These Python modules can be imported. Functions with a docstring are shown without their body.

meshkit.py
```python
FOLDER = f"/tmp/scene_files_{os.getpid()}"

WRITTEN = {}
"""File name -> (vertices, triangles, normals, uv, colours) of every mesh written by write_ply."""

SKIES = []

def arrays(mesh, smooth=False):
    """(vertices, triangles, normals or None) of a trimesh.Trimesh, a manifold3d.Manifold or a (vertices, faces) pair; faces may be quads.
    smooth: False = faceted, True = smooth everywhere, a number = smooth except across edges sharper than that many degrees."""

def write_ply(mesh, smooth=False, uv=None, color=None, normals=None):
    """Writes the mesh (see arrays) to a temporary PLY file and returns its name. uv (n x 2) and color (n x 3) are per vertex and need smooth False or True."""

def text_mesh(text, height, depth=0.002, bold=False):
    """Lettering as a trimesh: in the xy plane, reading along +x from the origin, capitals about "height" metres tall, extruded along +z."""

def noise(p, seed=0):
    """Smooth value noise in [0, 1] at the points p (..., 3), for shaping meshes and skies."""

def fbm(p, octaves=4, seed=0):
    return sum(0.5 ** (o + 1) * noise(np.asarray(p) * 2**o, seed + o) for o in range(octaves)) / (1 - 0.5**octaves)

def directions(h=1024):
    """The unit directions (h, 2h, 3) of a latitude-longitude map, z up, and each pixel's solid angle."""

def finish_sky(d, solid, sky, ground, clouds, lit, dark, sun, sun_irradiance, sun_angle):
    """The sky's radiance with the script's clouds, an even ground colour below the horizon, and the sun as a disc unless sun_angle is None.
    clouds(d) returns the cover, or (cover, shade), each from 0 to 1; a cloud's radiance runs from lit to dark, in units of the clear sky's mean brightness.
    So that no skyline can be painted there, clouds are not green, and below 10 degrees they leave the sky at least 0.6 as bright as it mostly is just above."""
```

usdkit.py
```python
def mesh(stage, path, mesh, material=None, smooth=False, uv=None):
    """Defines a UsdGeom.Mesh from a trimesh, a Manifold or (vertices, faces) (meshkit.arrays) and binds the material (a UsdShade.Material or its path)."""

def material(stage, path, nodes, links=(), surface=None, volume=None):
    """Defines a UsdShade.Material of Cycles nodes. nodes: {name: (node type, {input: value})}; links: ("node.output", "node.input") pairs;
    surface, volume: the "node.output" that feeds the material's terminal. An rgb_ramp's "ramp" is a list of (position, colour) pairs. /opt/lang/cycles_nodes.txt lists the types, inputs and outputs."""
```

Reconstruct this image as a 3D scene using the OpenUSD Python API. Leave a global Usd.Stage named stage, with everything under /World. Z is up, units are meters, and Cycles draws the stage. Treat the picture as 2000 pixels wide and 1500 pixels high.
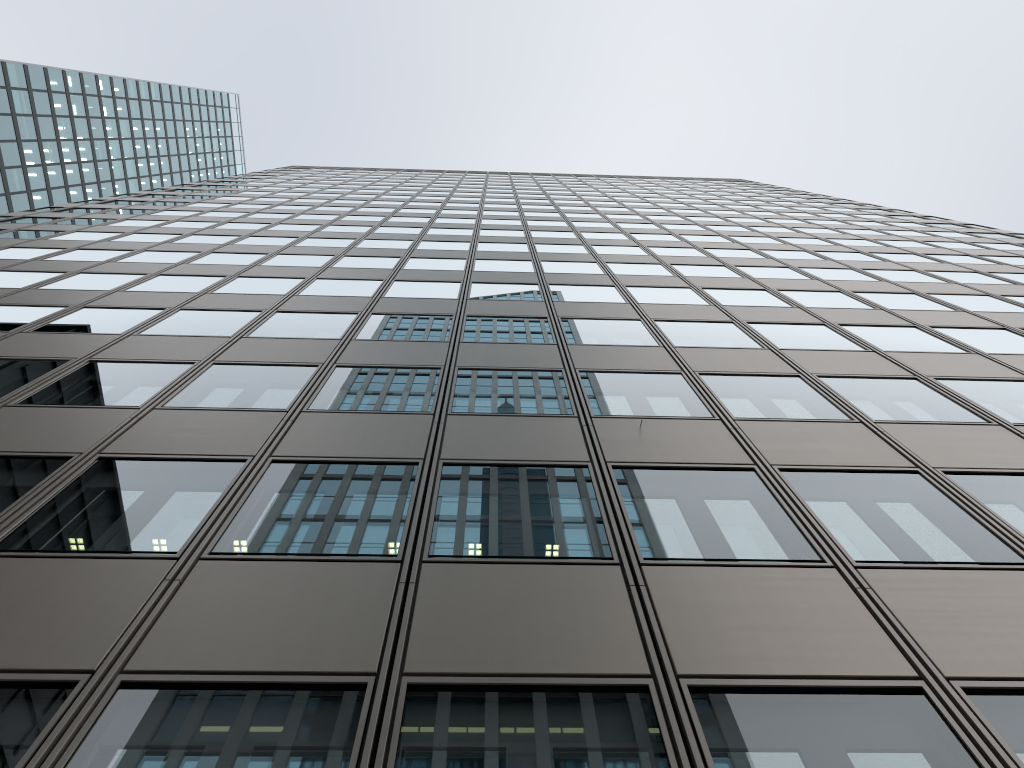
import math, random
import numpy as np
import trimesh
import usdkit
from pxr import Usd, UsdGeom, UsdLux, UsdShade, Gf, Sdf

stage = Usd.Stage.CreateInMemory()
UsdGeom.SetStageUpAxis(stage, "Z")
UsdGeom.Xform.Define(stage, "/World")
UsdGeom.Scope.Define(stage, "/World/Looks")
rng = random.Random(7)

# ------------------------------------------------------------------ camera
EYE_Z = 1.6
FPX, PITCH, YAW, ROLL = 1360.0, 1.222220115795548, 0.08862999898967666, -0.06284065327203213
D, X0, W, JZ0, ROOF_K = 3.8888707698914224, -0.7267531675611875, 2.1118774475055666, 5.366397211621038, 18.874824739490393
HS = 3.7
cy, sy, cp, sp = math.cos(YAW), math.sin(YAW), math.cos(PITCH), math.sin(PITCH)
fwd = np.array([sy * cp, cy * cp, sp]); rt = np.array([cy, -sy, 0.0]); up = np.cross(rt, fwd)
RIGHT = rt * math.cos(ROLL) + up * math.sin(ROLL)
UP = -rt * math.sin(ROLL) + up * math.cos(ROLL)
EYE = np.array([0.0, -D, EYE_Z])
cam = UsdGeom.Camera.Define(stage, "/World/camera")
m = Gf.Matrix4d(*[float(v) for v in (*RIGHT, 0, *UP, 0, *(-fwd), 0, *EYE, 1)])
cam.AddTransformOp().Set(m)
cam.CreateHorizontalApertureAttr(36.0)
cam.CreateVerticalApertureAttr(27.0)
cam.CreateFocalLengthAttr(36.0 * FPX / 2000.0)
cam.CreateClippingRangeAttr(Gf.Vec2f(0.1, 5000.0))
cam.CreateExposureAttr(0.0)


def project(P):
    v = np.asarray(P, float) - EYE
    z = v @ fwd
    z = np.where(np.abs(z) < 1e-6, 1e-6, z)
    return np.stack([1000 + FPX * (v @ RIGHT) / z, 750 - FPX * (v @ UP) / z, z], -1)


# ------------------------------------------------------------------ sky and sun
SUN_EL, SUN_AZ = math.radians(66), math.radians(38)      # azimuth measured from +y towards +x
SKY_STRENGTH = 0.10
CLOUD_LO, CLOUD_HI = (6.2, 6.65, 7.4), (8.5, 8.8, 9.15)
dome = UsdLux.DomeLight.Define(stage, "/World/sky")
sky_mat = usdkit.material(stage, "/World/Looks/sky_overcast", {
    "tc": ("texture_coordinate", {}),
    "map": ("mapping", {"scale": (1.0, 1.0, 1.0), "location": (0.35, 0.1, 0.2)}),
    "noise": ("noise_texture", {"scale": 1.1, "detail": 2.0, "roughness": 0.4}),
    "ramp": ("rgb_ramp", {"ramp": [(0.32, CLOUD_LO), (0.66, CLOUD_HI)]}),
    "sky": ("sky_texture", {"sky_type": "single_scattering", "sun_disc": False, "sun_elevation": SUN_EL, "sun_rotation": SUN_AZ,
                            "air_density": 1.0, "aerosol_density": 3.0}),
    "mix": ("mix", {"mix_type": "mix", "fac": 0.93}),
    "bg": ("background_shader", {"strength": SKY_STRENGTH}),
}, [("tc.generated", "map.vector"), ("map.vector", "noise.vector"), ("noise.fac", "ramp.fac"), ("sky.color", "mix.color1"), ("ramp.color", "mix.color2"),
    ("mix.color", "bg.color")], surface="bg.background")
UsdShade.MaterialBindingAPI.Apply(dome.GetPrim()).Bind(sky_mat)

sun = UsdLux.DistantLight.Define(stage, "/World/sun")
sun.CreateNormalizeAttr(True)
sun.CreateIntensityAttr(0.12)
sun.CreateAngleAttr(160.0)
sun.CreateColorAttr(Gf.Vec3f(1.0, 0.97, 0.92))
sd = Gf.Vec3d(math.cos(SUN_EL) * math.sin(SUN_AZ), math.cos(SUN_EL) * math.cos(SUN_AZ), math.sin(SUN_EL))
sun.AddTransformOp().Set(Gf.Matrix4d().SetRotate(Gf.Rotation(Gf.Vec3d(0, 0, 1), sd)))

# ------------------------------------------------------------------ helpers
used = {}


def numbered(parent, name):
    key = f"{parent}/{name}"
    n = used.get(key, -1) + 1
    used[key] = n
    return key if n == 0 else f"{key}_{n:03d}"


def pth(parent):
    return "/World" if parent is None else str(parent.GetPath() if hasattr(parent, "GetPath") else parent)


def keys(prim, **kw):
    for k, v in kw.items():
        if v:
            prim.SetCustomDataByKey(k, v)
    return prim


def thing(name, label, cat, group=None, loc=(0, 0, 0)):
    x = UsdGeom.Xform.Define(stage, numbered("/World", name))
    if any(loc):
        x.AddTranslateOp().Set(Gf.Vec3d(*loc))
    return keys(x.GetPrim(), label=label, category=cat, group=group)


BOXV = np.array([[x, y, z] for x in (0, 1) for y in (0, 1) for z in (0, 1)], float)
BOXF = np.array([[0, 1, 3], [0, 3, 2], [4, 6, 7], [4, 7, 5], [0, 4, 5], [0, 5, 1], [2, 3, 7], [2, 7, 6], [0, 2, 6], [0, 6, 4], [1, 5, 7], [1, 7, 3]])


class MB:
    def __init__(self):
        self.v, self.f, self.n = [], [], 0

    def add(self, v, f):
        v = np.asarray(v, float)
        self.v.append(v); self.f.append(np.asarray(f) + self.n); self.n += len(v)
        return self

    def box(self, x0, x1, y0, y1, z0, z1):
        lo = np.array([x0, y0, z0]); hi = np.array([x1, y1, z1])
        return self.add(lo + BOXV * (hi - lo), BOXF)

    def tm(self, t):
        return self.add(t.vertices, t.faces)

    def build(self, name, mat, parent=None, smooth=False, kind=None, label=None):
        if not self.v:
            return None
        p = usdkit.mesh(stage, numbered(pth(parent), name), (np.vstack(self.v), np.vstack(self.f)), MATS[mat], smooth=smooth).GetPrim()
        return keys(p, kind=kind, label=label)


def bevel_panel(x0, x1, y0, y1, z0, z1, b=0.006):
    """A panel whose front (y0) edges are chamfered."""
    v = [[x0 + b, y0, z0 + b], [x1 - b, y0, z0 + b], [x1 - b, y0, z1 - b], [x0 + b, y0, z1 - b],
         [x0, y0 + b, z0], [x1, y0 + b, z0], [x1, y0 + b, z1], [x0, y0 + b, z1],
         [x0, y1, z0], [x1, y1, z0], [x1, y1, z1], [x0, y1, z1]]
    q = [[0, 1, 2, 3], [4, 5, 1, 0], [5, 6, 2, 1], [6, 7, 3, 2], [7, 4, 0, 3], [8, 9, 5, 4], [9, 10, 6, 5], [10, 11, 7, 6], [11, 8, 4, 7], [9, 8, 11, 10]]
    f = []
    for a, b_, c, d in q:
        f += [[a, b_, c], [a, c, d]]
    return np.array(v, float), np.array(f)


# ------------------------------------------------------------------ materials
MATS = {}


def mat(name, nodes, links, surface):
    MATS[name] = usdkit.material(stage, f"/World/Looks/{name}", nodes, links, surface=surface)


def plain(name, color, rough=0.5, metal=0.0, spec=0.5, vary=0.0, bump=0.0, bscale=40.0):
    nodes = {"p": ("principled_bsdf", {"base_color": color, "roughness": rough, "metallic": metal, "specular_ior_level": spec})}
    links = []
    if vary:
        nodes["g"] = ("geometry", {})
        nodes["n"] = ("noise_texture", {"scale": 0.9, "detail": 4.0, "roughness": 0.6})
        lo = tuple(c * (1 - vary) for c in color); hi = tuple(c * (1 + vary) for c in color)
        nodes["r"] = ("rgb_ramp", {"ramp": [(0.3, lo), (0.7, hi)]})
        links += [("g.position", "n.vector"), ("n.fac", "r.fac"), ("r.color", "p.base_color")]
    if bump:
        nodes.setdefault("g", ("geometry", {}))
        nodes["n2"] = ("noise_texture", {"scale": bscale, "detail": 3.0})
        nodes["b"] = ("bump", {"strength": bump, "distance": 0.01})
        links += [("g.position", "n2.vector"), ("n2.fac", "b.height"), ("b.normal", "p.normal")]
    mat(name, nodes, links, "p.BSDF")


# satin bronze-grey anodised sheet: fine horizontal brushing, each sheet a touch different, faint rain dust
mat("bronze_sheet", {
    "g": ("geometry", {}),
    "oi": ("object_info", {}),
    "mp": ("mapping", {"scale": (0.35, 1.0, 14.0)}),
    "n": ("noise_texture", {"scale": 1.0, "detail": 4.0, "roughness": 0.6}),
    "n2": ("noise_texture", {"scale": 0.6, "detail": 3.0}),
    "mix0": ("mix_float", {"fac": 0.45}),
    "add": ("math", {"math_type": "multiply_add", "value2": 0.34, "value3": -0.17}),
    "sum": ("math", {"math_type": "add"}),
    "r": ("rgb_ramp", {"ramp": [(0.2, (0.46, 0.385, 0.318)), (0.8, (0.53, 0.445, 0.37))]}),
    "rr": ("map_range", {"from_min": 0.3, "from_max": 0.7, "to_min": 0.42, "to_max": 0.52}),
    "ms": ("mapping", {"scale": (7.0, 1.0, 0.3)}),
    "ns": ("noise_texture", {"scale": 1.0, "detail": 4.0, "roughness": 0.65}),
    "rs": ("rgb_ramp", {"ramp": [(0.30, (0.965, 0.963, 0.958)), (0.55, (1.0, 1.0, 1.0)), (0.75, (1.015, 1.015, 1.01))]}),
    "mm": ("mix", {"mix_type": "multiply", "fac": 1.0}),
    "nb": ("noise_texture", {"scale": 1.1, "detail": 1.5}),
    "bp": ("bump", {"strength": 0.25, "distance": 0.01}),
    "p": ("principled_bsdf", {"metallic": 0.6, "coat_weight": 1.0, "coat_roughness": 0.36, "coat_ior": 1.5, "roughness": 0.5, "specular_ior_level": 0.5}),
}, [("g.position", "mp.vector"), ("mp.vector", "n.vector"), ("g.position", "n2.vector"), ("n.fac", "mix0.a"), ("n2.fac", "mix0.b"),
    ("oi.random", "add.value1"), ("add.value", "sum.value1"), ("mix0.result", "sum.value2"), ("sum.value", "r.fac"), ("g.position", "ms.vector"), ("ms.vector", "ns.vector"), ("ns.fac", "rs.fac"), ("r.color", "mm.color1"), ("rs.color", "mm.color2"), ("mm.color", "p.base_color"),
    ("n.fac", "rr.value"), ("rr.result", "p.roughness"),
    ("g.position", "nb.vector"), ("nb.fac", "bp.height"), ("bp.normal", "p.normal"), ("bp.normal", "p.coat_normal")], "p.BSDF")
mat("bronze_profile", {
    "g": ("geometry", {}), "n": ("noise_texture", {"scale": 1.3, "detail": 4.0}),
    "r": ("rgb_ramp", {"ramp": [(0.3, (0.40, 0.34, 0.285)), (0.7, (0.46, 0.39, 0.33))]}),
    "p": ("principled_bsdf", {"metallic": 0.5, "roughness": 0.45, "coat_weight": 1.0, "coat_roughness": 0.3, "coat_ior": 1.6}),
}, [("g.position", "n.vector"), ("n.fac", "r.fac"), ("r.color", "p.base_color")], "p.BSDF")
plain("bronze_fascia", (0.25, 0.215, 0.19), 0.6, 0.2, vary=0.06)
plain("gap_shade_profile", (0.09, 0.085, 0.078), 0.5, 0.2)  # darkened to carry the shade on the mullions' side faces
plain("seal_shade_black", (0.008, 0.008, 0.008), 0.8, 0.0, 0.2)  # black seals and joints, also the painted shade of window reveals


def glass(name, ior, tint, gtint=(1, 1, 1), gain=1.0, base=0.0, bump=0.0):
    """A pane: see-through tinted glass that mirrors by Fresnel on its outer side."""
    nodes = {
        "fr": ("fresnel", {"IOR": ior}), "ge": ("geometry", {}),
        "inv": ("math", {"math_type": "subtract", "value1": 1.0}),
        "ml": ("math", {"math_type": "multiply"}),
        "gn": ("math", {"math_type": "multiply_add", "value2": gain, "value3": base, "use_clamp": True}),
        "t": ("transparent_bsdf", {"color": tint}),
        "gl": ("glossy_bsdf", {"color": gtint, "roughness": 0.0}),
        "mx": ("mix_closure", {}),
    }
    links = [("ge.backfacing", "inv.value2"), ("fr.fac", "gn.value1"), ("gn.value", "ml.value1"), ("inv.value", "ml.value2"), ("ml.value", "mx.fac"),
             ("t.BSDF", "mx.closure1"), ("gl.BSDF", "mx.closure2")]
    if bump:
        nodes["n"] = ("noise_texture", {"scale": 0.7, "detail": 1.0})
        nodes["b"] = ("bump", {"strength": bump, "distance": 0.01})
        links += [("ge.position", "n.vector"), ("n.fac", "b.height"), ("b.normal", "gl.normal")]
    mat(name, nodes, links, "mx.closure")


glass("facade_glass", 1.6, (0.96, 0.985, 0.98), (0.84, 0.89, 0.905), 3.2, bump=0.04)
glass("inner_glass", 1.8, (0.80, 0.88, 0.86), (0.90, 0.98, 1.0), 4.0, 0.05)
glass("screen_glass", 1.2, (0.90, 0.95, 0.95), (1, 1, 1), 0.12, 0.04)
glass("tower_glass", 2.3, (0.80, 0.92, 0.90), (0.74, 0.92, 0.98), 2.1, bump=0.03)
glass("crown_glass", 1.3, (0.95, 0.98, 0.99), (1, 1, 1), 0.2, 0.03)
plain("glass_edge", (0.01, 0.05, 0.05), 0.15, 0.0, 0.6)
glass("clear_dark_glass", 1.8, (0.75, 0.8, 0.75), (0.6, 0.85, 1.0), 1.2)
mat("blue_mirror_glass", {
    "fr": ("fresnel", {"IOR": 8.0}), "ge": ("geometry", {}), "oi": ("object_info", {}),
    "v": ("math", {"math_type": "multiply_add", "value2": 0.10, "value3": -0.05}),
    "s": ("math", {"math_type": "add", "use_clamp": True}),
    "d": ("principled_bsdf", {"base_color": (0.02, 0.045, 0.06), "roughness": 0.3, "specular_ior_level": 0.0}),
    "g": ("glossy_bsdf", {"color": (0.56, 0.86, 1.0), "roughness": 0.0}),
    "mx": ("mix_closure", {}),
}, [("oi.random", "v.value1"), ("v.value", "s.value1"), ("fr.fac", "s.value2"), ("s.value", "mx.fac"), ("d.BSDF", "mx.closure1"), ("g.BSDF", "mx.closure2")], "mx.closure")
plain("pale_stone", (0.48, 0.53, 0.53), 0.7, vary=0.08, bump=0.1)
plain("grey_rail", (0.16, 0.17, 0.17), 0.5, 0.3)
plain("inner_wall_paint", (0.24, 0.24, 0.245), 0.7, vary=0.04)
plain("ceiling_white", (0.62, 0.63, 0.60), 0.8)
plain("lamp_housing", (0.75, 0.70, 0.42), 0.5)
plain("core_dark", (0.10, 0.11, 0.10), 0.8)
plain("office_ceiling", (0.62, 0.72, 0.70), 0.8, vary=0.05)
plain("tower_frame", (0.06, 0.075, 0.077), 0.45, 0.3, vary=0.1)
plain("tower_edge_trim", (0.55, 0.58, 0.60), 0.4, 0.3)
plain("blind_fabric", (0.62, 0.80, 0.72), 0.8)
plain("black_cladding", (0.007, 0.011, 0.012), 0.35, 0.0, 0.5, vary=0.2)
plain("black_fin", (0.014, 0.02, 0.021), 0.4, 0.2)
plain("slate_glass", (0.03, 0.045, 0.055), 0.12, 0.0, 0.6)
plain("slate_metal", (0.10, 0.115, 0.12), 0.5, 0.3)
plain("asphalt", (0.05, 0.05, 0.052), 0.9, vary=0.2, bump=0.3)
plain("paving", (0.16, 0.155, 0.145), 0.85, vary=0.15, bump=0.2)
plain("roof_gravel", (0.2, 0.2, 0.19), 0.9)


def emit(name, color, strength):
    mat(name, {"e": ("emission", {"color": color, "strength": strength})}, [], "e.emission")


emit("lamp_warm_white", (1.0, 0.95, 0.58), 5.0)
emit("lamp_tube", (1.0, 0.95, 0.55), 1.3)
emit("lamp_cool", (0.92, 0.98, 1.0), 9.0)
emit("lamp_amber", (1.0, 0.86, 0.62), 9.0)
emit("lamp_thin", (0.9, 0.97, 1.0), 1.6)

# ------------------------------------------------------------------ ground
keys(MB().box(-600, 600, -600, 600, -0.5, 0.0).build("ground", "asphalt"), kind="structure")
keys(MB().box(-40, 45, -6.5, 30, 0.004, 0.13).build("pavement", "paving"), kind="structure")
keys(MB().box(-60, 60, -60, -22.0, 0.004, 0.13).build("pavement", "paving"), kind="structure")

# ------------------------------------------------------------------ the bronze office tower
M0, M1 = -9.5, 12.5          # the glass-and-metal screen, in bays
B0, B1 = -8, 11              # the enclosed building behind it
K0, K1 = -1, 17              # window rows
ZJ = lambda k: EYE_Z + JZ0 + k * HS
XM = lambda q: X0 + q * W
ROOF = EYE_Z + JZ0 + ROOF_K * HS
office = thing("office_tower", "tall bronze-grey office tower with rows of mirrored windows, filling the lower frame", "building")

bays = [(M0, -9.0)] + [(float(i), float(i + 1)) for i in range(-9, 12)] + [(12.0, M1)]


def area(x0, x1, z0, z1):
    p = project([[x0, 0, z0], [x1, 0, z0], [x1, 0, z1], [x0, 0, z1]])
    if (p[:, 2] <= 0).all() or p[:, 0].max() < 0 or p[:, 0].min() > 2000 or p[:, 1].max() < 0 or p[:, 1].min() > 1500:
        return 0.0
    x, y = np.clip(p[:, 0], -50, 2050), np.clip(p[:, 1], -50, 1550)
    return abs(0.5 * (np.dot(x, np.roll(y, -1)) - np.dot(y, np.roll(x, -1)))) + 1e-6


def clip_x(b):
    """panel's left and right x; the screen's free ends have no mullion."""
    a, c = b
    xl = XM(a) + (0.102 if a > M0 else 0.0)
    xr = XM(c) - (0.102 if c < M1 else 0.0)
    return xl, xr


def window_meshes(b, k):
    """frame, reveal, outer pane, pane edge, inner panes."""
    xl, xr = clip_x(b)
    zj = ZJ(k)
    fr, rv, op, ed, ip = MB(), MB(), MB(), MB(), []
    zb, zt = zj + 0.375, zj + 2.553
    sl = 0.043 if b[0] > M0 else 0.02
    sr = 0.043 if b[1] < M1 else 0.02
    fr.box(xl, xr, 0.012, 0.028, zb, zb + 0.04)
    fr.box(xl, xr, 0.012, 0.03, zt - 0.058, zt)
    fr.box(xl, xl + sl, 0.012, 0.03, zb + 0.04, zt - 0.058)
    fr.box(xr - sr, xr, 0.012, 0.03, zb + 0.04, zt - 0.058)
    open_end = b[0] < B0 or b[1] > B1
    dep = 0.09 if open_end else 0.20
    rv.box(xl + 0.004, xr - 0.004, 0.03, dep, zb + 0.004, zb + 0.036)
    rv.box(xl + 0.004, xr - 0.004, 0.03, dep, zt - 0.054, zt - 0.004)
    rv.box(xl + 0.004, xl + sl - 0.004, 0.03, dep, zb + 0.036, zt - 0.054)
    rv.box(xr - sr + 0.004, xr - 0.004, 0.03, dep, zb + 0.036, zt - 0.054)
    px0, px1 = xl + sl + 0.008, xr - sr - 0.008
    pz0, pz1 = zj + 0.50, zt - (0.125 if k <= 0 else 0.063)
    op.box(px0, px1, 0.036, 0.058, pz0, pz1)
    t = [wr.uniform(-0.0016, 0.0016) for _ in range(3)]      # no two panes sit quite true
    v = op.v[0]
    v[:, 1] += t[0] + t[1] * (v[:, 0] - px0) / (px1 - px0) + t[2] * (v[:, 2] - pz0) / (pz1 - pz0)
    ed.box(px0, px1, 0.034, 0.060, pz0 - 0.005, pz0 - 0.0005)
    if not open_end:
        w = XM(b[1]) - XM(b[0])
        for u0, u1 in ((0.07, 0.42), (0.578, 0.905)):
            q = MB().box(XM(b[0]) + u0 * w, XM(b[0]) + u1 * w, 0.25, 0.27, zj + 0.10, zj + 2.115)
            ip.append(q)
    return fr, rv, op, ed, ip, open_end


wr = random.Random(21)
wins = sorted(((area(*clip_x(b), ZJ(k) + 0.4, ZJ(k) + 2.5), b, k) for b in bays for k in range(K0, K1 + 1)), key=lambda t: -t[0])
rest = {n: MB() for n in ("fr", "rv", "op", "sc", "ip")}
for n, (a, b, k) in enumerate(wins):
    fr, rv, op, ed, ip, open_end = window_meshes(b, k)
    if n < 300 and a > 0:
        w = fr.build("window", "bronze_profile", office)
        rv.build("reveal", "seal_shade_black", w)  # recess shade under the window head is put into this black
        op.build("outer_pane", "screen_glass" if open_end else "facade_glass", w)
        if k <= 2:
            ed.build("pane_edge", "glass_edge", w)
        for q in ip:
            q.build("inner_pane", "inner_glass", w)
    elif a > 0:
        for key, q in (("fr", fr), ("rv", rv), ("sc" if open_end else "op", op)):
            if q.v:
                rest[key].add(np.vstack(q.v), np.vstack(q.f))
        for q in ip:
            rest["ip"].add(np.vstack(q.v), np.vstack(q.f))
rest["fr"].build("far_window_frame", "bronze_profile", office, kind="stuff")
rest["rv"].build("far_window_reveal", "seal_shade_black", office, kind="stuff")
rest["op"].build("far_window_pane", "facade_glass", office, kind="stuff")
rest["sc"].build("far_screen_pane", "screen_glass", office, kind="stuff")
rest["ip"].build("far_inner_pane", "inner_glass", office, kind="stuff")

# spandrel panels, topped by the roof fascia
pans = []
for b in bays:
    for k in range(K0, K1 + 1):
        pans.append((area(*clip_x(b), ZJ(k) - 1.10, ZJ(k) + 0.335), b, ZJ(k) - 1.10, ZJ(k) + 0.335, "spandrel_panel"))
    pans.append((1e9 if area(*clip_x(b), ZJ(K1) + 2.6, ROOF) > 0 else 0, b, ZJ(K1) + 2.6, ROOF, "roof_fascia_panel"))
pans.sort(key=lambda t: -t[0])
far = MB()
for n, (a, b, z0, z1, nm) in enumerate(pans):
    if a <= 0:
        continue
    xl, xr = clip_x(b)
    t = rng.uniform(-0.0015, 0.0015)
    v, f = bevel_panel(xl, xr, 0.016 + t, 0.075, z0, z1)
    v[:4, 1] += np.array([rng.uniform(-0.0012, 0.0012) for _ in range(4)])
    if n < 323:
        MB().add(v, f).build(nm, "bronze_fascia" if nm[0] == "r" else "bronze_sheet", office)
    else:
        far.add(v, f)
far.build("far_spandrel_panel", "bronze_sheet", office, kind="stuff")

# mullions: two proud strips with an open groove, a butt joint at every storey
muls = []
for i in range(-9, 13):
    for k in range(K0 - 1, K1 + 1):
        z0 = ZJ(k) + 0.006
        z1 = ZJ(k + 1) - 0.006 if k < K1 else ROOF
        muls.append((area(XM(i) - 0.1, XM(i) + 0.1, z0, z1), i, z0, z1))
muls.sort(key=lambda t: -t[0])
farm = MB()
for n, (a, i, z0, z1) in enumerate(muls):
    if a <= 0:
        continue
    q = MB() if n < 300 else farm
    for s in (-1, 1):
        xa, xb = sorted((XM(i) + s * 0.022, XM(i) + s * 0.069))
        v, f = bevel_panel(xa, xb, 0.0, 0.06, z0, z1, 0.002)
        q.add(v, f)
    if n < 300:
        q.build("mullion", "bronze_profile", office)
farm.build("far_mullion", "bronze_profile", office, kind="stuff")
# backing of grooves and gaps, one per vertical; gap shade is in its colour
for i in range(-9, 13):
    MB().box(XM(i) - 0.100, XM(i) + 0.100, 0.062, 0.078, ZJ(K0) - 2, ROOF - 0.01).build("groove_backing", "gap_shade_profile", office)
    MB().box(XM(i) - 0.0215, XM(i) + 0.0215, 0.052, 0.060, ZJ(K0) - 2, ROOF - 0.012).build("groove_gasket", "seal_shade_black", office)
# gap liners above and below every spandrel row
for k in range(K0, K1 + 1):
    MB().box(XM(M0) + 0.01, XM(M1) - 0.01, 0.0785, 0.086, ZJ(k) - 1.14, ZJ(k) + 0.38).build("spandrel_backing", "seal_shade_black", office)

# inner facade: piers and rails at every storey, floor slabs, core
zi0, zi1 = 0.10, 2.115
for k in range(K0, K1 + 1):
    q = MB()
    zj = ZJ(k)
    q.box(XM(B0), XM(B1), 0.23, 0.33, zj - 1.585, zj + zi0)
    edges = [XM(B0)]
    for i in range(B0, B1):
        for u0, u1 in ((0.07, 0.42), (0.578, 0.905)):
            edges += [XM(i) + u0 * W, XM(i) + u1 * W]
    edges.append(XM(B1))
    for e in range(0, len(edges), 2):
        q.box(edges[e], edges[e + 1], 0.23, 0.28, zj + zi0, zj + zi1)
    q.build("inner_wall", "inner_wall_paint", office)
    MB().box(XM(B0), XM(B1), 0.332, 14.0, zj + 2.50, zj + 2.56).build("ceiling", "ceiling_white", office)
    MB().box(XM(B0), XM(B1), 0.088, 0.228, zj - 1.0, zj - 0.7).build("cavity_floor", "seal_shade_black", office)
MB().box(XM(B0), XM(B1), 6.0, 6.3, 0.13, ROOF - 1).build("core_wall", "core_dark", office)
MB().box(XM(B0) + 0.01, XM(B1) - 0.01, 0.34, 14.0, ROOF - 0.9, ROOF - 0.5).build("roof", "roof_gravel", office)
for xs in (XM(B0), XM(B1)):
    s = -1 if xs < 0 else 1
    q, g = MB(), MB()
    for k in range(K0, K1 + 1):
        xa, xb = sorted((xs, xs + s * 0.12))
        q.box(xa, xb, 0.09, 14.0, ZJ(k) - 1.3, ZJ(k) + 0.38)
        xa, xb = sorted((xs + s * 0.03, xs + s * 0.06))
        g.box(xa, xb, 0.09, 14.0, ZJ(k) + 0.38, ZJ(k) + 2.40)
    q.build("side_spandrel", "bronze_sheet", office)
    g.build("side_glazing", "slate_glass", office)
q = MB().box(XM(B0), XM(B1), 14.0, 14.3, 0.13, ROOF)
q.build("rear_wall", "bronze_sheet", office)
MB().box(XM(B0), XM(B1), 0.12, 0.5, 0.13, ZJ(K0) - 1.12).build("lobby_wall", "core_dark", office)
# a small dark pin standing out of a spandrel
pin = trimesh.creation.cylinder(radius=0.006, segment=[[2.165, 0.02, EYE_Z + JZ0 + HS + 0.10], [2.15, -0.11, EYE_Z + JZ0 + HS - 0.01]], sections=8)
MB().tm(pin).build("metal_pin", "seal_shade_black", office)

# ------------------------------------------------------------------ lamps behind the office windows
QN = ["leftmost lit four-cell ceiling lamp, in front of the dark reflection",
      "lit four-cell ceiling lamp second from the left, over pale sky reflection",
      "lit four-cell ceiling lamp beside the left edge of the mirrored piered tower",
      "lit four-cell ceiling lamp half hidden by the mullion left of the middle window",
      "lit four-cell ceiling lamp left of centre in the middle window",
      "lit four-cell ceiling lamp right of centre in the middle window"]
for n, x in enumerate((-5.27, -4.221, -3.197, -1.199, -0.163, 0.847)):
    t = thing("ceiling_lamp", QN[n], "lamp", "square lamps behind the second window row", (x, 1.25, ZJ(0) + 2.50))
    q = MB()
    for s in (-1, 1):
        q.box(-0.105, 0.105, s * 0.1 - 0.012, s * 0.1 + 0.012, -0.05, -0.001)
        q.box(s * 0.1 - 0.012, s * 0.1 + 0.012, -0.087, 0.087, -0.05, -0.001)
    q.box(-0.012, 0.012, -0.087, 0.087, -0.05, -0.001)
    q.box(-0.087, -0.013, -0.012, 0.012, -0.05, -0.001)
    q.box(0.013, 0.087, -0.012, 0.012, -0.05, -0.001)
    q.build("frame", "lamp_housing", t)
    for sx in (-1, 1):
        for sy_ in (-1, 1):
            MB().box(sx * 0.048 - 0.027, sx * 0.048 + 0.027, sy_ * 0.048 - 0.027, sy_ * 0.048 + 0.027, -0.04, -0.003).build("lit_cell", "lamp_warm_white", t)
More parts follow.
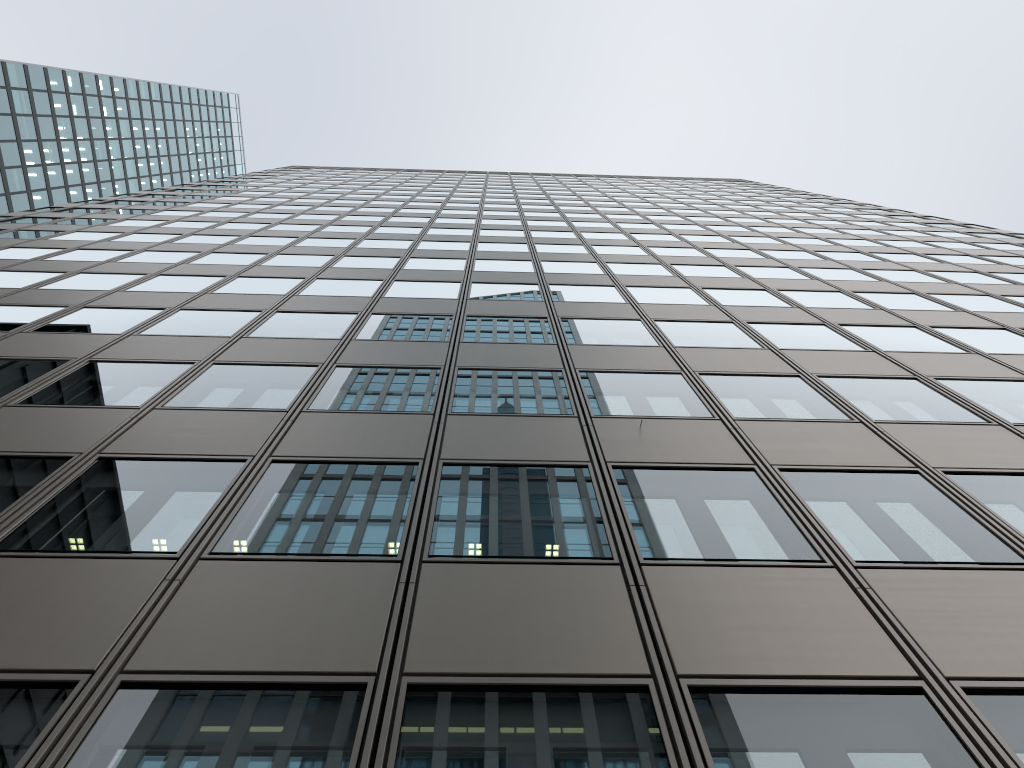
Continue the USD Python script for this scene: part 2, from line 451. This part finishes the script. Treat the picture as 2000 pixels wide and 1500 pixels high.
# ------------------------------------------------------------------ glass tower standing left
gt = thing("glass_tower", "green glass high-rise with dark grid and scattered lit ceiling lamps, upper left", "building")
TX, TY0, TS, TB0, TH = -53.0, -5.594 - D, 2.717, 149.785 + EYE_Z, 3.7
TTOP = 156.0 + EYE_Z
NB, NJ = 27, 13
TY1 = TY0 + NJ * TS
for b in range(NB):
    z = TB0 - b * TH
    MB().box(TX - 0.25, TX + 0.04, TY0 + 0.12, TY1, z - 0.36, z + 0.36).build("floor_band", "tower_frame", gt)
    MB().box(TX - 9.0, TX - 0.252, TY0 + 0.12, TY1, z - 0.40, z + 0.30).build("floor_slab", "office_ceiling", gt)
zbot = TB0 - (NB - 1) * TH
for j in range(1, NJ + 1):
    y = TY0 + j * TS
    q = MB().box(TX - 0.2, TX + 0.015, y - 0.15, y + 0.15, zbot, TB0 + 0.1)
    q.build("mullion", "tower_frame", gt)
for b in range(NB - 1):
    z1 = TB0 - b * TH - 0.36
    z0 = z1 - TH + 0.72
    for j in range(NJ):
        y0, y1 = TY0 + j * TS + (0.13 if j else 0.10), TY0 + (j + 1) * TS - 0.13
        if j >= 7 and b > 9:
            continue
        MB().box(TX - 0.04, TX - 0.01, y0, y1, z0, z1).build("window_pane", "tower_glass", gt)
# crown: open glazed parapet
for j in range(NJ):
    y0, y1 = TY0 + j * TS + 0.06, TY0 + (j + 1) * TS - 0.06
    MB().box(TX - 0.06, TX - 0.03, y0, y1, TB0 + 0.42, TTOP - 0.5).build("crown_pane", "tower_glass" if j >= 5 else "crown_glass", gt)
    MB().box(TX - 0.10, TX + 0.03, TY0 + (j + 1) * TS - 0.05, TY0 + (j + 1) * TS + 0.05, TB0 + 0.40, TTOP - 0.35).build("crown_post", "tower_frame", gt)
MB().box(TX - 0.08, TX + 0.02, TY0 + 0.1, TY1, TTOP - 2.1, TTOP - 1.98).build("crown_rail", "tower_frame", gt)
MB().box(TX - 0.12, TX + 0.05, TY0, TY1, TTOP - 0.5, TTOP).build("roof_rim", "tower_edge_trim", gt)
MB().box(TX - 0.15, TX + 0.08, TY0 - 0.1, TY0 + 0.10, zbot, TTOP).build("corner_trim", "tower_edge_trim", gt)
MB().box(TX - 9.3, TX - 9.0, TY0 + 0.2, TY1 - 0.2, 0, TB0).build("core_wall", "ceiling_white", gt)
MB().box(TX - 9.3, TX - 0.1, TY0 + 0.0, TY0 + 0.09, 0, TB0).build("near_wall", "slate_glass", gt)
MB().box(TX - 9.3, TX - 0.1, TY1 + 0.01, TY1 + 0.1, 0, TB0).build("rear_wall", "slate_glass", gt)
MB().box(TX - 9.0, TX, TY0 + 0.12, TY1, 0, zbot - 0.5).build("base", "slate_glass", gt)
# lamps on its ceilings: (storey from the top, place along the face, kind)
TL = [(15, -7.86, 'n'), (14, -8.28, 'v'), (13, -7.93, 't'), (12, -8.29, 'v'), (11, -7.9, 'w'), (15, -5.28, 'n'), (14, -4.92, 'v'), (13, -5.33, 't'), (12, -4.89, 'v'), (11, -5.33, 'w'),
      (14, -6.85, 's'), (12, -6.83, 's'), (15, -2.68, 'n'), (13, -2.71, 't'), (12, -2.68, 'n'), (11, -2.69, 'a'), (10, -2.68, 'n'), (15, -1.41, 'n'), (14, -1.39, 'n'), (12, -1.39, 'n'),
      (11, -1.37, 'a'), (17, -0.09, 'n'), (16, -0.07, 'w'), (15, -0.08, 'n'), (14, -0.11, 'n'), (13, -0.11, 't'), (12, -0.07, 'n'), (11, -0.1, 'a'), (10, -0.09, 'n'), (12, 1.21, 'n'),
      (11, 1.24, 'a'), (9, -2.69, 'n'), (8, -2.67, 'n'), (5, -2.67, 'a'), (4, -2.66, 'a'), (3, -2.67, 's'), (2, -2.65, 's'), (1, -2.6, 's'), (5, -1.37, 'a'), (4, -1.35, 's'), (3, -1.36, 's'),
      (2, -1.33, 's'), (9, -0.06, 'n'), (8, -0.05, 'n'), (4, -0.01, 'a'), (3, -0.01, 's'), (2, 0.0, 'a'), (1, 0.01, 's'), (5, 1.28, 'a'), (3, 1.29, 'a'), (2, 1.32, 'a'), (4, 2.62, 'a'),
      (3, 2.61, 's'), (2, 2.63, 's'), (1, 2.63, 's'), (10, 2.52, 'n'), (9, 2.54, 'n'), (8, 2.56, 'n'), (11, 2.53, 'a'), (5, 5.23, 'a'), (4, 5.26, 'a'), (3, 5.24, 's'), (2, 5.25, 's'),
      (1, 5.23, 's'), (10, 5.17, 'n'), (9, 5.17, 'n'), (8, 5.18, 'n'), (11, 5.13, 'a'), (17, 1.23, 'n'), (16, 1.23, 'n'), (15, 1.22, 'n'), (14, 1.21, 'n'), (17, 2.52, 'n'), (16, 2.5, 'n'),
      (15, 2.51, 'n'), (14, 2.52, 'n'), (13, 2.5, 't'), (12, 2.53, 'n'), (15, 5.14, 'n'), (14, 5.13, 'n'), (13, 5.12, 't'), (12, 5.14, 'n'), (17, 5.12, 'n'), (14, 6.23, 's'), (12, 6.07, 's')]
for b, y, kd in TL:
    z = TB0 - b * TH - 0.40
    dx, dy, mt = {'n': (0.42, 0.10, 'lamp_cool'), 'w': (0.42, 0.10, 'lamp_amber'), 'a': (0.24, 0.12, 'lamp_amber'), 's': (0.18, 0.11, 'lamp_cool'),
                  'v': (0.11, 0.55, 'lamp_cool'), 't': (0.33, 0.03, 'lamp_thin')}[kd]
    xc = TX - (1.06 if b <= 5 else 1.22 if b <= 10 else 1.32)
    MB().box(xc - dx, xc + dx, y - dy, y + dy, z - 0.05, z - 0.004).build("ceiling_lamp", mt, gt)
r2 = random.Random(5)
for b, j, u, wd in [(17, 0, .45, .42), (17, 1, .35, .4), (17, 1, .8, .15), (18, 0, .5, .4), (18, 1, .15, .3), (16, 2, .1, .15), (17, 2, .6, .12), (16, 3, .6, .15), (12, 2, .55, .12), (15, 2, .6, .1),
                    (11, 2, .55, .6), (11, 3, .5, .7), (11, 4, .5, .7), (11, 5, .5, .6), (12, 3, .6, .4), (12, 4, .55, .5), (10, 0, .7, .3), (9, 0, .6, .35), (8, 0, .4, .5), (10, 1, .6, .15), (8, 3, .6, .2),
                    (8, 4, .6, .2), (9, 3, .6, .15), (3, 2, .5, .7), (2, 2, .5, .6), (3, 3, .5, .7), (2, 3, .5, .6), (3, 4, .5, .6), (13, 3, .6, .2), (18, 4, .7, .2), (19, 3, .5, .3), (19, 4, .4, .3), (12, 5, .6, .3)]:
    z0 = TB0 - b * TH - 0.42 - 2.88
    y0 = TY0 + j * TS + 0.16
    MB().box(TX - 0.36, TX - 0.33, y0, y0 + TS - 0.32, z0 + max(0, u - wd / 2) * 2.88, z0 + min(1, u + wd / 2) * 2.88).build("blind", "blind_fabric", gt)

# ------------------------------------------------------------------ stone-piered tower across the street (seen in the mirror of the windows)
AY = -(30.645 - D)
AX0, AX1, AXA = -18.75, 14.15, 8.2
ztop = lambda x: EYE_Z + (124.6 + (x - AX0) * (142.0 - 124.6) / (AXA - AX0) if x < AXA else 141.9)
st = thing("stone_tower", "slant-topped tower of pale piers and blue glass, mirrored in the middle windows", "building")
NC = 12
PW = 0.74
pitch = (AX1 - AX0) / NC
RZ0 = 110.773 + EYE_Z
LAMP_ROW = 4
rows = [RZ0 + 7.4 * r - (1.1 if r == -11 else 0.0) for r in range(-15, 5)]


def prism(x0, x1, y0, y1, z0, za, zb):
    v = [[x0, y0, z0], [x1, y0, z0], [x1, y1, z0], [x0, y1, z0], [x0, y0, za], [x1, y0, zb], [x1, y1, zb], [x0, y1, za]]
    f = [[0, 2, 1], [0, 3, 2], [4, 5, 6], [4, 6, 7], [0, 1, 5], [0, 5, 4], [1, 2, 6], [1, 6, 5], [2, 3, 7], [2, 7, 6], [3, 0, 4], [3, 4, 7]]
    return np.array(v, float), np.array(f)


q = MB()
q.add(*prism(AX0 + .3, AXA, AY - 30, AY - 0.55, 0, ztop(AX0 + .3) - .5, ztop(AXA) - .5))
q.add(*prism(AXA + .002, AX1 - .3, AY - 30, AY - 0.55, 0, ztop(AXA) - .7, ztop(AX1) - .5))
q.build("body", "slate_metal", st)
for c in range(NC + 1):
    x = AX0 + c * pitch
    xa, xb = max(AX0, x - PW / 2), min(AX1, x + PW / 2)
    if c in (0, NC):
        xa, xb = (AX0, AX0 + 1.0) if c == 0 else (AX1 - 1.0, AX1)
    MB().add(*prism(xa, xb, AY - 0.6, AY, 0, ztop(xa) - .3, ztop(xb) - .3)).build("pier", "pale_stone", st)
for c in range(NC):
    xa = AX0 + c * pitch + (PW / 2 if c else 1.0)
    xb = AX0 + (c + 1) * pitch - (PW / 2 if c < NC - 1 else 1.0)
    zt = min(ztop(xa), ztop(xb)) - 0.4
    for r, z in enumerate(rows):
        if z + 0.4 > zt:
            break
        MB().box(xa, xb, AY - 0.5, AY - 0.08, z - 0.32, z + 0.32).build("floor_beam", "grey_rail", st)
        z1 = min((rows[r + 1] if r + 1 < len(rows) else z + 7.4) - 0.32, zt)
        zm = (z + 3.7)
        if z1 - z > 1.2:
            if z1 > zm + .3:
                MB().box(xa, xb, AY - 0.24, AY - 0.20, zm - 0.035, zm + 0.035).build("transom", "grey_rail", st)
            MB().box(xa, xb, AY - 0.28, AY - 0.24, z + 0.32, z1).build("window", "clear_dark_glass" if r == LAMP_ROW else "blue_mirror_glass", st)
for xa, xb in ((AX0, AXA), (AXA + .002, AX1)):
    v, f = prism(xa, xb, AY - 0.7, AY + 0.03, 0, ztop(xa + .001), ztop(xb))
    v[:4, 2] = v[4:, 2] - 0.45
    MB().add(v, f).build("coping", "pale_stone", st)

for xa, xb in ((-15.48, -13.97), (-12.81, -10.84), (-4.54, -3.61), (-3.5, -2.74), (-1.92, -0.94), (-0.85, 0.11), (0.93, 1.7), (1.84, 2.86), (3.66, 4.29), (4.4, 5.63), (9.22, 9.8)):
    MB().box(xa, xb, AY - 0.46, AY - 0.40, 31.22, 31.50).build("lit_strip", "lamp_tube", st)

# ------------------------------------------------------------------ black building across the street, left
bb = thing("black_building", "near-black low block, mirrored in the leftmost windows", "building")
BX, BY, BH = -35.5, D - 17.15, 60 + EYE_Z
MB().box(BX - 30, BX - 0.3, BY - 34, BY - 0.3, 0, BH - 0.5).build("body", "black_cladding", bb)
MB().box(BX - 30, BX + 0.25, BY - 34, BY + 0.25, BH - 0.5, BH).build("roof_edge", "black_fin", bb)
for n in range(9):
    y = BY - 0.15 - n * 4.0
    MB().box(BX - 0.3, BX - 0.16 + 0.06 * (n % 2), y - 0.35, y + 0.0, 0, BH - 0.5).build("fin", "black_fin", bb)
for n in range(7):
    x = BX - 0.6 - n * 4.0
    MB().box(x - 0.35, x, BY - 0.3, BY, 0, BH - 0.5).build("fin", "black_fin", bb)
for n in range(16):
    MB().box(BX - 0.29, BX - 0.06, BY - 33.5, BY - 0.7, 1 + n * 3.7, 1.7 + n * 3.7).build("floor_band", "black_fin", bb)

# ------------------------------------------------------------------ dark round tower behind the office tower (a mirror image within the mirror image)
rtw = thing("round_tower", "dark round tower with rooftop mast, mirrored in the blue glass of the piered tower", "building")
CX, CY = 5.6, 35.0
cyl = lambda r, z0, z1, x=CX, y=CY, n=40: trimesh.creation.cylinder(radius=r, segment=[[x, y, z0], [x, y, z1]], sections=n)
MB().tm(cyl(5.0, 0, 222)).build("shaft", "slate_glass", rtw, smooth=40)
MB().tm(cyl(3.6, 222, 229)).build("upper_drum", "slate_metal", rtw, smooth=40)
MB().tm(cyl(1.3, 229, 236)).build("mast_base", "slate_metal", rtw, smooth=40)
MB().tm(cyl(0.45, 236, 246)).build("mast", "slate_metal", rtw, smooth=40)
MB().box(-2.0, 16.5, CY + 1.0, CY + 18, 0, 187).build("square_block", "slate_metal", rtw)
MB().box(-6.0, 21.0, CY + 2.5, CY + 24, 0, 142).build("lower_block", "slate_metal", rtw)
for n in range(30):
    z = 100 + n * 4.0
    MB().tm(cyl(5.12, z, z + 0.9)).build("floor_ring", "slate_metal", rtw, smooth=40)
